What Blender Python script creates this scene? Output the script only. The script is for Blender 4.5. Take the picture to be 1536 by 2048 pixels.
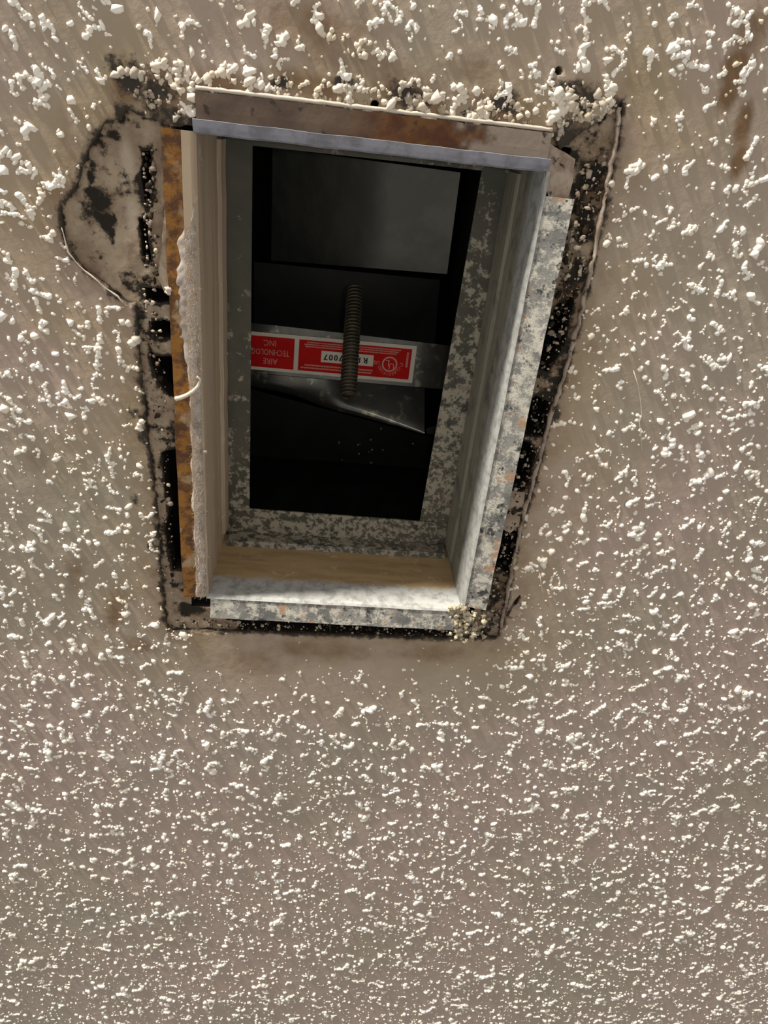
import bpy, bmesh, math, random
import numpy as np
from mathutils import Vector, Matrix, noise as mnoise
from mathutils.geometry import delaunay_2d_cdt

for o in list(bpy.data.objects):
    bpy.data.objects.remove(o, do_unlink=True)
scene = bpy.context.scene
COL = scene.collection
random.seed(7)
rng = np.random.default_rng(11)

# ------------------------------------------------------------------ camera
ZC = 2.40                                  # height of the ceiling's underside
FPX = 1385.0
PITCH, ROLL, YAW = 1.0572, -0.0953, -0.1847
SC = 0.19
CAM = np.array([-0.0708 * SC, -0.7245 * SC, -1.8713 * SC])     # relative to the ceiling


def rot(ax, a):
    return np.array(Matrix.Rotation(a, 3, ax))


RC = rot('Z', YAW) @ rot('X', math.pi / 2 + PITCH) @ rot('Z', ROLL)
cam_data = bpy.data.cameras.new('camera')
cam_data.sensor_fit = 'VERTICAL'
cam_data.sensor_height = 24.0
cam_data.lens = FPX / 2048.0 * 24.0
cam_data.clip_start = 0.01
cam = bpy.data.objects.new('camera', cam_data)
COL.objects.link(cam)
cam.matrix_world = Matrix.Translation((CAM[0], CAM[1], CAM[2] + ZC)) @ Matrix(RC.tolist()).to_4x4()
scene.camera = cam

# ------------------------------------------------------------------ light
world = bpy.data.worlds.new('room_light')
scene.world = world
world.use_nodes = True
bg = world.node_tree.nodes['Background']
bg.inputs['Color'].default_value = (1.0, 0.955, 0.895, 1)
bg.inputs['Strength'].default_value = 0.495

lamp = bpy.data.lights.new('ceiling_lamp_light', 'POINT')     # bare bulb just under the ceiling, near and left
lamp.energy = 720.0
lamp.color = (1.0, 0.945, 0.85)
lamp.shadow_soft_size = 0.13
lo = bpy.data.objects.new('ceiling_lamp_light', lamp)
lo.location = (-1.45, -2.45, ZC - 0.165)
COL.objects.link(lo)

fill_lamp = bpy.data.lights.new('camera_fill', 'POINT')            # added fill beside the camera, for the apron highlight and the duct's inside
fill_lamp.energy = 0.50
fill_lamp.color = (1.0, 0.97, 0.92)
fill_lamp.shadow_soft_size = 0.004
to = bpy.data.objects.new('camera_fill', fill_lamp)
to.location = (CAM[0] + 0.016, CAM[1] - 0.004, CAM[2] + ZC)
COL.objects.link(to)

vs = scene.view_settings
vs.view_transform = 'Standard'
vs.look = 'None'
vs.gamma = 1.0
vs.use_curve_mapping = False
vs.exposure = 0.0


# ------------------------------------------------------------------ helpers
def at(px, py, z=0.0):
    """point of the picture 1536x2048 -> (x, y) on the plane z (relative to the ceiling)"""
    d = RC @ np.array([(px - 768) / FPX, -(py - 1024) / FPX, -1.0])
    t = (z - CAM[2]) / d[2]
    p = CAM + d * t
    return float(p[0]), float(p[1])


def ats(pts, z=0.0):
    return [at(x, y, z) for x, y in pts]


def link(name, me, mat=None, parent=None):
    o = bpy.data.objects.new(name, me)
    COL.objects.link(o)
    if mat:
        me.materials.append(mat)
    if parent is None:
        o.location = (0, 0, ZC)
    else:
        o.parent = parent
    return o


def tag(o, label=None, cat=None, group=None, kind=None):
    if label: o['label'] = label
    if cat: o['category'] = cat
    if group: o['group'] = group
    if kind: o['kind'] = kind
    return o


def empty(name, loc):
    o = bpy.data.objects.new(name, None)
    o.empty_display_size = 0.02
    o.location = (loc[0], loc[1], loc[2] + ZC)
    COL.objects.link(o)
    return o


def py_mesh(name, v, f, smooth=False):
    me = bpy.data.meshes.new(name)
    me.from_pydata([tuple(map(float, p)) for p in v], [], [tuple(int(i) for i in q) for q in f])
    me.update()
    if smooth:
        me.polygons.foreach_set('use_smooth', [True] * len(me.polygons))
    return me


def np_mesh(name, V, T, smooth=True):
    """fast triangle mesh"""
    me = bpy.data.meshes.new(name)
    n, m = len(V), len(T)
    me.vertices.add(n)
    me.vertices.foreach_set('co', np.asarray(V, np.float32).ravel())
    me.loops.add(m * 3)
    me.loops.foreach_set('vertex_index', np.asarray(T, np.int32).ravel())
    me.polygons.add(m)
    me.polygons.foreach_set('loop_start', np.arange(0, m * 3, 3, dtype=np.int32))
    me.polygons.foreach_set('loop_total', np.full(m, 3, np.int32))
    me.polygons.foreach_set('use_smooth', np.full(m, smooth, bool))
    me.update(calc_edges=True)
    me.validate()
    return me


def set_attr(me, name, rgb):
    a = me.attributes.new(name, 'FLOAT_COLOR', 'POINT')
    c = np.ones((len(me.vertices), 4), np.float32)
    c[:, :3] = rgb
    a.data.foreach_set('color', c.ravel())


def inside(P, poly):
    P = np.asarray(P); poly = np.asarray(poly)
    x, y = P[:, 0], P[:, 1]
    r = np.zeros(len(P), bool)
    j = len(poly) - 1
    for i in range(len(poly)):
        xi, yi = poly[i]; xj, yj = poly[j]
        if yi != yj:
            c = ((yi > y) != (yj > y)) & (x < (xj - xi) * (y - yi) / (yj - yi) + xi)
            r ^= c
        j = i
    return r


def dist_poly(P, poly, closed=True):
    P = np.asarray(P, float); poly = np.asarray(poly, float)
    best = np.full(len(P), 1e9)
    n = len(poly)
    for i in range(n if closed else n - 1):
        a, b = poly[i], poly[(i + 1) % n]
        ab = b - a
        t = np.clip(((P - a) @ ab) / max(ab @ ab, 1e-12), 0, 1)
        q = a + t[:, None] * ab
        best = np.minimum(best, np.hypot(*(P - q).T))
    return best


def vnoise(P, scale, seed=0.0, octv=3):
    """numpy value noise 0..1"""
    P = np.asarray(P, float) * scale + seed * 17.31
    tot = np.zeros(len(P)); amp = 1.0; s = 0
    for k in range(octv):
        i = np.floor(P).astype(np.int64); f = P - i; f = f * f * (3 - 2 * f)
        def h(a, b):
            n = (a * 374761393 + b * 668265263 + k * 1274126177) & 0x7fffffff
            n = ((n ^ (n >> 13)) * 1274126177) & 0x7fffffff
            return ((n ^ (n >> 16)) & 0xffff) / 65535.0
        a = h(i[:, 0], i[:, 1]); b = h(i[:, 0] + 1, i[:, 1]); c = h(i[:, 0], i[:, 1] + 1); d = h(i[:, 0] + 1, i[:, 1] + 1)
        tot += amp * ((a * (1 - f[:, 0]) + b * f[:, 0]) * (1 - f[:, 1]) + (c * (1 - f[:, 0]) + d * f[:, 0]) * f[:, 1])
        s += amp; amp *= 0.5; P = P * 2.03 + 5.7
    return tot / s


def rough_poly(poly, step, amp, seed=0):
    """resample a closed outline and fray it"""
    out = []
    r = random.Random(seed)
    n = len(poly)
    for i in range(n):
        a = Vector(poly[i]); b = Vector(poly[(i + 1) % n])
        L = (b - a).length
        k = max(1, int(L / step))
        nr = Vector((-(b - a).y, (b - a).x))
        nr = nr / max(nr.length, 1e-9)
        for j in range(k):
            p = a.lerp(b, j / k)
            w = (mnoise.noise(Vector((p.x * 140, p.y * 140, seed * 3.3))) + 0.6 * mnoise.noise(Vector((p.x * 420, p.y * 420, seed * 1.7)))) * amp
            out.append((p.x + nr.x * w, p.y + nr.y * w))
    return out


def cdt_sheet(points, loops, keep):
    """constrained triangulation of points with closed outlines; keep(centroids) -> bool mask"""
    V = [Vector(p) for p in points]
    E = []
    for lp in loops:
        b = len(V)
        V += [Vector(p) for p in lp]
        E += [(b + i, b + (i + 1) % len(lp)) for i in range(len(lp))]
    vo, eo, fo, *_ = delaunay_2d_cdt(V, E, [], 0, 1e-7)
    P = np.array([(v.x, v.y) for v in vo])
    T = np.array([f for f in fo if len(f) == 3])
    C = P[T].mean(1)
    T = T[keep(C)]
    # face downwards
    a, b, c = P[T[:, 0]], P[T[:, 1]], P[T[:, 2]]
    ar = (b[:, 0] - a[:, 0]) * (c[:, 1] - a[:, 1]) - (b[:, 1] - a[:, 1]) * (c[:, 0] - a[:, 0])
    T[ar > 0] = T[ar > 0][:, ::-1]
    used = np.unique(T)
    m = -np.ones(len(P), int); m[used] = np.arange(len(used))
    return P[used], m[T]


def with_rim(P, T, Z, up):
    """give a sheet a rim that rises by `up` along its open edges"""
    ed = np.concatenate([T[:, [0, 1]], T[:, [1, 2]], T[:, [2, 0]]])
    key = np.sort(ed, 1)
    u, inv, cnt = np.unique(key, axis=0, return_inverse=True, return_counts=True)
    be = ed[cnt[inv.ravel()] == 1]
    V = np.column_stack([P, Z])
    n = len(V)
    bv = np.unique(be)
    mp = -np.ones(n, int); mp[bv] = n + np.arange(len(bv))
    V2 = V[bv].copy(); V2[:, 2] += up
    q1 = np.column_stack([be[:, 1], be[:, 0], mp[be[:, 0]]])
    q2 = np.column_stack([be[:, 1], mp[be[:, 0]], mp[be[:, 1]]])
    return np.vstack([V, V2]), np.vstack([T, q1, q2]), np.concatenate([np.arange(n), bv])


# ------------------------------------------------------------------ materials
class NT:
    def __init__(self, name):
        self.m = bpy.data.materials.new(name)
        self.m.use_nodes = True
        self.t = self.m.node_tree
        self.b = self.t.nodes['Principled BSDF']
        self.co = self.n('ShaderNodeTexCoord').outputs['Object']

    def n(self, typ, **kw):
        x = self.t.nodes.new(typ)
        for k, v in kw.items():
            setattr(x, k, v)
        return x

    def l(self, a, b):
        self.t.links.new(a, b)

    def noise(self, scale, detail=4, rough=0.55, stretch=None, loc=(0, 0, 0)):
        t = self.n('ShaderNodeTexNoise')
        t.inputs['Scale'].default_value = scale
        t.inputs['Detail'].default_value = detail
        t.inputs['Roughness'].default_value = rough
        mp = self.n('ShaderNodeMapping')
        mp.inputs['Location'].default_value = loc
        mp.inputs['Scale'].default_value = stretch or (1, 1, 1)
        self.l(self.co, mp.inputs['Vector'])
        self.l(mp.outputs['Vector'], t.inputs['Vector'])
        return t.outputs['Fac']

    def ramp(self, fac, lo, hi):
        r = self.n('ShaderNodeMapRange')
        r.interpolation_type = 'SMOOTHSTEP'
        r.inputs['From Min'].default_value = lo
        r.inputs['From Max'].default_value = hi
        self.l(fac, r.inputs['Value'])
        return r.outputs['Result']

    def math(self, op, a, b):
        m = self.n('ShaderNodeMath', operation=op)
        for i, v in enumerate((a, b)):
            if isinstance(v, (int, float)):
                m.inputs[i].default_value = v
            else:
                self.l(v, m.inputs[i])
        return m.outputs[0]

    def mix(self, fac, a, b):
        m = self.n('ShaderNodeMix', data_type='RGBA')
        for i, v in ((0, fac), (6, a), (7, b)):
            if isinstance(v, tuple):
                m.inputs[i].default_value = (*v, 1)
            elif isinstance(v, (int, float)):
                m.inputs[i].default_value = v
            else:
                self.l(v, m.inputs[i])
        return m.outputs[2]

    def attr(self, name):
        a = self.n('ShaderNodeAttribute')
        a.attribute_name = name
        s = self.n('ShaderNodeSeparateColor')
        self.l(a.outputs['Color'], s.inputs[0])
        return s.outputs[0], s.outputs[1], s.outputs[2]

    def sep(self):
        s = self.n('ShaderNodeSeparateXYZ')
        self.l(self.co, s.inputs[0])
        return s.outputs

    def done(self, col, rough=0.7, metal=0.0, bump=None, bstr=0.3, bdist=0.001, spec=0.3):
        if isinstance(col, tuple):
            self.b.inputs['Base Color'].default_value = (*col, 1)
        else:
            self.l(col, self.b.inputs['Base Color'])
        if isinstance(rough, (int, float)):
            self.b.inputs['Roughness'].default_value = rough
        else:
            self.l(rough, self.b.inputs['Roughness'])
        if isinstance(metal, (int, float)):
            self.b.inputs['Metallic'].default_value = metal
        else:
            self.l(metal, self.b.inputs['Metallic'])
        self.b.inputs['Specular IOR Level'].default_value = spec
        if bump is not None:
            bp = self.n('ShaderNodeBump')
            bp.inputs['Strength'].default_value = bstr
            bp.inputs['Distance'].default_value = bdist
            self.l(bump, bp.inputs['Height'])
            self.l(bp.outputs['Normal'], self.b.inputs['Normal'])
        return self.m


def m_coat():
    k = NT('stained_ceiling_paint')
    blot = k.ramp(k.noise(5.5, 3), 0.42, 0.62)
    base = k.mix(blot, (0.435, 0.338, 0.282), (0.385, 0.322, 0.250))
    g2 = k.ramp(k.noise(9, 2, loc=(3, 1, 0)), 0.55, 0.75)
    base = k.mix(k.math('MULTIPLY', g2, 0.5), base, (0.35, 0.33, 0.265))
    fine = k.noise(420, 3)
    base = k.mix(k.math('MULTIPLY', k.ramp(fine, 0.5, 0.8), 0.25), base, (0.55, 0.49, 0.42))
    mo, br, li = k.attr('stain')
    nz = k.noise(60, 5, 0.65)
    ol = k.math('MULTIPLY', li, k.ramp(k.noise(22, 4, 0.6, loc=(6, 3, 1)), 0.25, 0.7))
    base = k.mix(ol, base, (0.365, 0.285, 0.175))
    brm = k.ramp(k.math('ADD', br, k.math('MULTIPLY', k.math('SUBTRACT', nz, 0.5), 0.8)), 0.12, 0.75)
    base = k.mix(brm, base, (0.20, 0.120, 0.062))
    nz2 = k.noise(150, 5, 0.7, loc=(5, 2, 1))
    mom = k.ramp(k.math('ADD', mo, k.math('MULTIPLY', k.math('SUBTRACT', nz2, 0.5), 1.3)), 0.30, 0.62)
    base = k.mix(mom, base, (0.035, 0.026, 0.018))
    return k.done(base, 0.62, bump=k.noise(160, 4), bstr=0.35, bdist=0.0012, spec=0.35)


def m_grain():
    k = NT('white_plaster_grain')
    mo, br, li = k.attr('stain')
    c = k.mix(k.ramp(k.noise(35, 3), 0.4, 0.75), (0.93, 0.89, 0.81), (0.82, 0.74, 0.62))
    c = k.mix(k.math('MULTIPLY', br, 0.9), c, (0.52, 0.39, 0.235))
    c = k.mix(k.ramp(mo, 0.30, 0.95), c, (0.16, 0.12, 0.08))
    return k.done(c, 0.7, bump=k.noise(900, 2), bstr=0.3, bdist=0.0003)


def m_paper():
    k = NT('mouldy_drywall_paper')
    mo, br, li = k.attr('stain')
    nz = k.noise(130, 6, 0.68)
    base = k.mix(k.ramp(k.noise(55, 6, 0.7), 0.36, 0.64), (0.40, 0.315, 0.225), (0.255, 0.185, 0.130))
    base = k.mix(k.ramp(li, 0.3, 0.9), base, (0.56, 0.48, 0.38))
    brm = k.ramp(k.math('ADD', br, k.math('MULTIPLY', k.math('SUBTRACT', k.noise(95, 5, loc=(1, 4, 2)), 0.5), 1.0)), 0.3, 0.8)
    base = k.mix(brm, base, (0.13, 0.078, 0.045))
    mom = k.ramp(k.math('ADD', mo, k.math('MULTIPLY', k.math('SUBTRACT', nz, 0.5), 1.6)), 0.38, 0.62)
    base = k.mix(mom, base, (0.024, 0.020, 0.015))
    return k.done(base, 0.85, bump=nz, bstr=0.5, bdist=0.0012, spec=0.2)


def m_simple(name, a, b, scale, lo=0.4, hi=0.65, rough=0.7, metal=0.0, stretch=None, bstr=0.3, bdist=0.0006, spec=0.3, c=None, cs=(200, 0.58, 0.66)):
    k = NT(name)
    nz = k.noise(scale, 5, 0.62, stretch)
    col = k.mix(k.ramp(nz, lo, hi), a, b)
    if c:
        col = k.mix(k.ramp(k.noise(cs[0], 4, 0.6, loc=(2, 7, 3)), cs[1], cs[2]), col, c)
    return k.done(col, rough, metal, bump=nz, bstr=bstr, bdist=bdist, spec=spec)


def m_rust_left():
    k = NT('rusty_painted_flange')
    a = k.ramp(k.noise(110, 5, 0.68), 0.42, 0.60)
    col = k.mix(a, (0.27, 0.115, 0.014), (0.085, 0.032, 0.009))
    t = k.ramp(k.noise(55, 4, 0.6, loc=(4, 1, 2)), 0.53, 0.63)
    col = k.mix(t, col, (0.33, 0.225, 0.125))
    return k.done(col, 0.55, 0.0, bump=k.noise(200), bstr=0.3, spec=0.4)


def m_rust_top():
    k = NT('brown_rusted_flange')
    X = k.sep()[0]
    col = k.mix(k.ramp(k.noise(60, 4), 0.35, 0.65), (0.105, 0.070, 0.052), (0.165, 0.115, 0.080))
    n2 = k.math('MULTIPLY', k.math('SUBTRACT', k.noise(70, 5), 0.5), 0.05)
    xr = k.math('ADD', X, n2)
    rust = k.math('MULTIPLY', k.ramp(xr, -0.028, 0.012), k.math('SUBTRACT', 1.0, k.ramp(xr, 0.036, 0.044)))
    col = k.mix(rust, col, k.mix(k.ramp(k.noise(85, 4, loc=(1, 1, 5)), 0.4, 0.6), (0.15, 0.062, 0.014), (0.085, 0.026, 0.008)))
    pale = k.ramp(xr, 0.040, 0.047)
    col = k.mix(pale, col, (0.29, 0.235, 0.185))
    col = k.mix(k.ramp(k.noise(150, 3, loc=(8, 2, 2)), 0.63, 0.70), col, (0.055, 0.036, 0.026))
    return k.done(col, 0.6, 0.0, bump=k.noise(180), bstr=0.3)


def m_flaked():
    k = NT('galvanised_flange_with_flaked_paint')
    nz = k.noise(130, 7, 0.78)
    col = k.mix(k.ramp(k.noise(60, 5), 0.35, 0.65), (0.15, 0.150, 0.143), (0.29, 0.28, 0.26))
    col = k.mix(k.ramp(nz, 0.46, 0.57), col, (0.58, 0.55, 0.47))
    col = k.mix(k.ramp(k.noise(110, 5, 0.7, loc=(5, 5, 1)), 0.56, 0.63), col, (0.055, 0.054, 0.050))
    col = k.mix(k.ramp(k.noise(80, 3, 0.6, loc=(2, 9, 4)), 0.59, 0.69), col, (0.42, 0.27, 0.18))
    return k.done(col, 0.6, 0.15, bump=nz, bstr=0.9, bdist=0.0012)


def m_wall(name, a, b, scale, stretch, c, cs, lip, rough=0.7):
    k = NT(name)
    nz = k.noise(scale, 5, 0.62, stretch)
    col = k.mix(k.ramp(nz, 0.4, 0.65), a, b)
    col = k.mix(k.ramp(k.noise(cs[0], 4, 0.6, loc=(2, 7, 3)), cs[1], cs[2]), col, c)
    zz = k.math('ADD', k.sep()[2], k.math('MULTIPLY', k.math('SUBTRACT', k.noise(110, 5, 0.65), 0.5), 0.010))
    lo = k.math('SUBTRACT', 1.0, k.ramp(zz, 0.017, 0.025))           # paler lowest two centimetres: the lamp's bright band partly put into the colour
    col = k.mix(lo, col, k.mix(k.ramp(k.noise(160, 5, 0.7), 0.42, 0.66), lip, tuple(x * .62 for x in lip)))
    return k.done(col, rough, 0.0, bump=nz, bstr=0.3, bdist=0.0006)


def m_rail():
    k = NT('mottled_damper_rail')
    nz = k.noise(150, 6, 0.72)
    col = k.mix(k.ramp(k.noise(30, 4), 0.35, 0.65), (0.072, 0.074, 0.055), (0.105, 0.096, 0.073))
    X = k.sep()
    lean = k.math('ADD', k.math('MULTIPLY', X[0], 0.9), k.math('MULTIPLY', X[1], 0.9))
    pk = k.ramp(k.math('ADD', nz, lean), 0.51, 0.59)
    col = k.mix(k.math('MULTIPLY', pk, 0.75), col, (0.46, 0.41, 0.32))
    pk2 = k.ramp(k.math('ADD', k.noise(240, 5, 0.7, loc=(3, 3, 3)), lean), 0.60, 0.68)
    col = k.mix(k.math('MULTIPLY', pk2, 0.8), col, (0.055, 0.055, 0.045))
    pk3 = k.ramp(k.noise(60, 4, 0.6, loc=(7, 1, 2)), 0.60, 0.68)
    col = k.mix(k.math('MULTIPLY', pk3, 0.6), col, (0.33, 0.265, 0.215))
    return k.done(col, 0.6, 0.1, bump=nz, bstr=0.35, bdist=0.0005)


M = {
    'coat': m_coat(), 'grain': m_grain(), 'paper': m_paper(),
    'rust_left': m_rust_left(), 'rust_top': m_rust_top(), 'flaked': m_flaked(), 'rail': m_rail(),
    'wall_left': m_simple('dusty_tan_sheet_metal', (0.52, 0.405, 0.285), (0.40, 0.305, 0.215), 60, stretch=(1, 0.12, 3), rough=0.75, c=(0.56, 0.46, 0.36), cs=(90, 0.6, 0.72)),
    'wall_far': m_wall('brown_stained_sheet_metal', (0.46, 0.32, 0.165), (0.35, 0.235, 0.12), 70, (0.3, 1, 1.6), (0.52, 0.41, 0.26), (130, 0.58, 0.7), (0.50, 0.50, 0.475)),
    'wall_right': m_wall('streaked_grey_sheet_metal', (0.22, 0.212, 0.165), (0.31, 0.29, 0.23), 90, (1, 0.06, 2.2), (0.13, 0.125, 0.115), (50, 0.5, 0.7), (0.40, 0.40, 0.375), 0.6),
    'wall_near': m_simple('lavender_dust_on_sheet_metal', (0.285, 0.285, 0.325), (0.185, 0.185, 0.205), 110, rough=0.85),
    'dust': m_simple('grey_dust_fluff', (0.50, 0.44, 0.39), (0.34, 0.28, 0.235), 120, rough=0.95, spec=0.1),
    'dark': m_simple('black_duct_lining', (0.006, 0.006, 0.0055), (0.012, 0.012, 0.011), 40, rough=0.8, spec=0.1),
    'galv': m_simple('galvanised_steel', (0.105, 0.107, 0.098), (0.145, 0.142, 0.122), 50, rough=0.24, metal=0.8, bstr=0.12, spec=0.5, c=(0.33, 0.31, 0.23), cs=(110, 0.58, 0.7)),
    'galvdim': m_simple('dull_galvanised_steel', (0.27, 0.27, 0.235), (0.34, 0.34, 0.295), 30, rough=0.6, metal=0.2, bstr=0.1),
    'darkmetal': m_simple('near_black_steel', (0.010, 0.010, 0.010), (0.018, 0.018, 0.016), 30, rough=0.45, metal=0.2, bstr=0.1),  # near-black base colour for the deeper blades
    'spring': m_simple('brownish_oiled_spring_steel', (0.095, 0.082, 0.055), (0.055, 0.048, 0.034), 90, rough=0.5, metal=0.4),
    'white': m_simple('label_white', (0.66, 0.60, 0.50), (0.60, 0.54, 0.44), 60, rough=0.5, bstr=0.02),
    'red': m_simple('label_red', (0.50, 0.010, 0.008), (0.44, 0.008, 0.007), 60, rough=0.6, bstr=0.02, spec=0.08),
    'pink': m_simple('label_print', (0.62, 0.30, 0.24), (0.56, 0.26, 0.21), 60, rough=0.5, bstr=0.02),
    'ink': m_simple('label_ink', (0.03, 0.03, 0.03), (0.045, 0.045, 0.04), 60, rough=0.6, bstr=0.02),
    'mould': m_simple('brown_black_mould', (0.022, 0.017, 0.012), (0.055, 0.038, 0.025), 200, rough=0.9, spec=0.1),
    'web': m_simple('pale_cobweb', (0.62, 0.55, 0.45), (0.55, 0.48, 0.40), 60, rough=0.7),
    'lump': m_simple('crumbly_yellowed_plaster', (0.58, 0.51, 0.37), (0.36, 0.29, 0.185), 170, rough=0.9, bstr=0.8, bdist=0.001, c=(0.10, 0.085, 0.06), cs=(160, 0.56, 0.66)),
    'scrap': m_simple('torn_tan_paper', (0.36, 0.285, 0.21), (0.26, 0.20, 0.145), 70, rough=0.85, c=(0.03, 0.025, 0.02), cs=(120, 0.60, 0.68)),
    'gyp': m_simple('painted_ridge', (0.42, 0.34, 0.27), (0.25, 0.185, 0.135), 110, rough=0.8, c=(0.04, 0.03, 0.022), cs=(140, 0.58, 0.68)),
}

# ------------------------------------------------------------------ duct dimensions (metres)
W, L = 0.19, 0.2845             # outer edge of the flanges
WI, LI = 0.1620, 0.2552         # duct bore
D = 0.0735                      # depth of the collar
hx, hy, ix, iy = W / 2, L / 2, WI / 2, LI / 2

# ------------------------------------------------------------------ outlines of the damage
COAT_HOLE = rough_poly(ats([
    (398, 205), (1104, 272), (1122, 300), (1160, 268), (1205, 238), (1246, 200), (1238, 280), (1208, 420), (1176, 580), (1138, 725),
    (1102, 840), (1078, 935), (1040, 1060), (1010, 1225), (996, 1277), (860, 1278), (600, 1268), (345, 1262), (330, 1250),
    (320, 1120), (314, 1020), (298, 900), (288, 800), (276, 680), (270, 605), (252, 608), (212, 574), (168, 538), (134, 500),
    (122, 450), (121, 408), (146, 385), (166, 330), (182, 288), (206, 248), (238, 240), (252, 215), (300, 238), (330, 252), (390, 252)]), 0.0016, 0.0009, 3)
circ = lambda cx, cy, r, z=0.0, n=14: [(at(cx, cy, z)[0] + r * math.cos(2 * math.pi * i / n), at(cx, cy, z)[1] + r * math.sin(2 * math.pi * i / n)) for i in range(n)]
COAT_EXTRA = [circ(750, 210, 0.0021), circ(1118, 141, 0.0019, n=7),
              rough_poly(ats([(1012, 1234), (1017, 1220), (1030, 1200), (1040, 1189), (1044, 1196), (1036, 1213), (1034, 1226), (1022, 1238)]), 0.001, 0.0004, 5)]
COAT_D = COAT_HOLE[::3]
TZ = 0.0028                     # thickness of the textured coat
zp = TZ
BORE = [(-hx + 0.004, -hy + 0.004), (hx - 0.004, -hy + 0.004), (hx - 0.004, hy - 0.004), (-hx + 0.004, hy - 0.004)]
NOTCH = [
    [(288, 574), (325, 578), (360, 566), (365, 598), (322, 606), (294, 604)],
    [(304, 645), (330, 640), (372, 650), (372, 676), (330, 676), (302, 670)],
    [(298, 690), (308, 712), (380, 712), (380, 802), (340, 790), (318, 765), (306, 735)],
    [(322, 905), (350, 896), (384, 905), (390, 1135), (345, 1140), (330, 1060), (338, 1010), (328, 960)],
    [(278, 440), (296, 436), (296, 470), (302, 520), (288, 525), (282, 480)],
    [(284, 300), (300, 300), (304, 370), (292, 420), (284, 360)],
    [(1072, 790), (1102, 806), (1096, 850), (1086, 872), (1030, 872), (1040, 812)],
    [(1030, 880), (1062, 884), (1072, 912), (1060, 944), (1010, 944)],
    [(1010, 940), (1066, 932), (1060, 952), (1050, 980), (1000, 985)],
    [(1000, 1056), (1042, 1050), (1032, 1110), (1022, 1150), (985, 1130)],
    [(1110, 610), (1150, 590), (1130, 690), (1095, 745), (1070, 735)],
    [(460, 1225), (905, 1245), (905, 1270), (760, 1268), (640, 1264), (480, 1259)],
]
NOTCH_W = [rough_poly(ats(p, zp), 0.001, 0.0007, 20 + i) for i, p in enumerate(NOTCH)]

# ------------------------------------------------------------------ ceiling: textured coat
X0, X1, Y0, Y1 = -0.78, 0.78, -0.46, 1.12
pts = []
st = 0.0075
gx, gy = np.meshgrid(np.arange(X0, X1, st), np.arange(Y0, Y1, st))
G = np.column_stack([gx.ravel(), gy.ravel()]) + rng.uniform(-.3, .3, (gx.size, 2)) * st
st = 0.0026
fx, fy = np.meshgrid(np.arange(-0.20, 0.22, st), np.arange(-0.22, 0.20, st))
F = np.column_stack([fx.ravel(), fy.ravel()]) + rng.uniform(-.3, .3, (fx.size, 2)) * st
G = G[~((G[:, 0] > -0.20) & (G[:, 0] < 0.22) & (G[:, 1] > -0.22) & (G[:, 1] < 0.20))]
G = np.vstack([G, F])
nr = ~inside(G, COAT_HOLE) & (dist_poly(G, COAT_D) > 0.0012)
G = G[nr]
BIG = [(-2.6, -2.6), (2.6, -2.6), (2.6, 2.6), (-2.6, 2.6)]
def keep_coat(C):
    k = ~inside(C, COAT_HOLE)
    for e in COAT_EXTRA:
        k &= ~inside(C, e)
    return k
P, T = cdt_sheet(G.tolist(), [BIG, COAT_HOLE] + COAT_EXTRA, keep_coat)


def px_of(P, z=0.0):
    q = (np.column_stack([P, np.full(len(P), z)]) - CAM) @ RC
    return np.column_stack([768 + FPX * q[:, 0] / -q[:, 2], 1024 - FPX * q[:, 1] / -q[:, 2]])


def blob(P, cx, cy, rx, ry=None, z=0.0, ang=0.0):
    """soft round stain at a ceiling spot; radii in millimetres"""
    c = np.array(at(cx, cy, z)); d = P - c
    ca, sa = math.cos(ang), math.sin(ang)
    u = (d[:, 0] * ca + d[:, 1] * sa) / (rx / 1000); v = (-d[:, 0] * sa + d[:, 1] * ca) / ((ry or rx) / 1000)
    return np.clip(1.3 - np.hypot(u, v), 0, 1)


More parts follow.
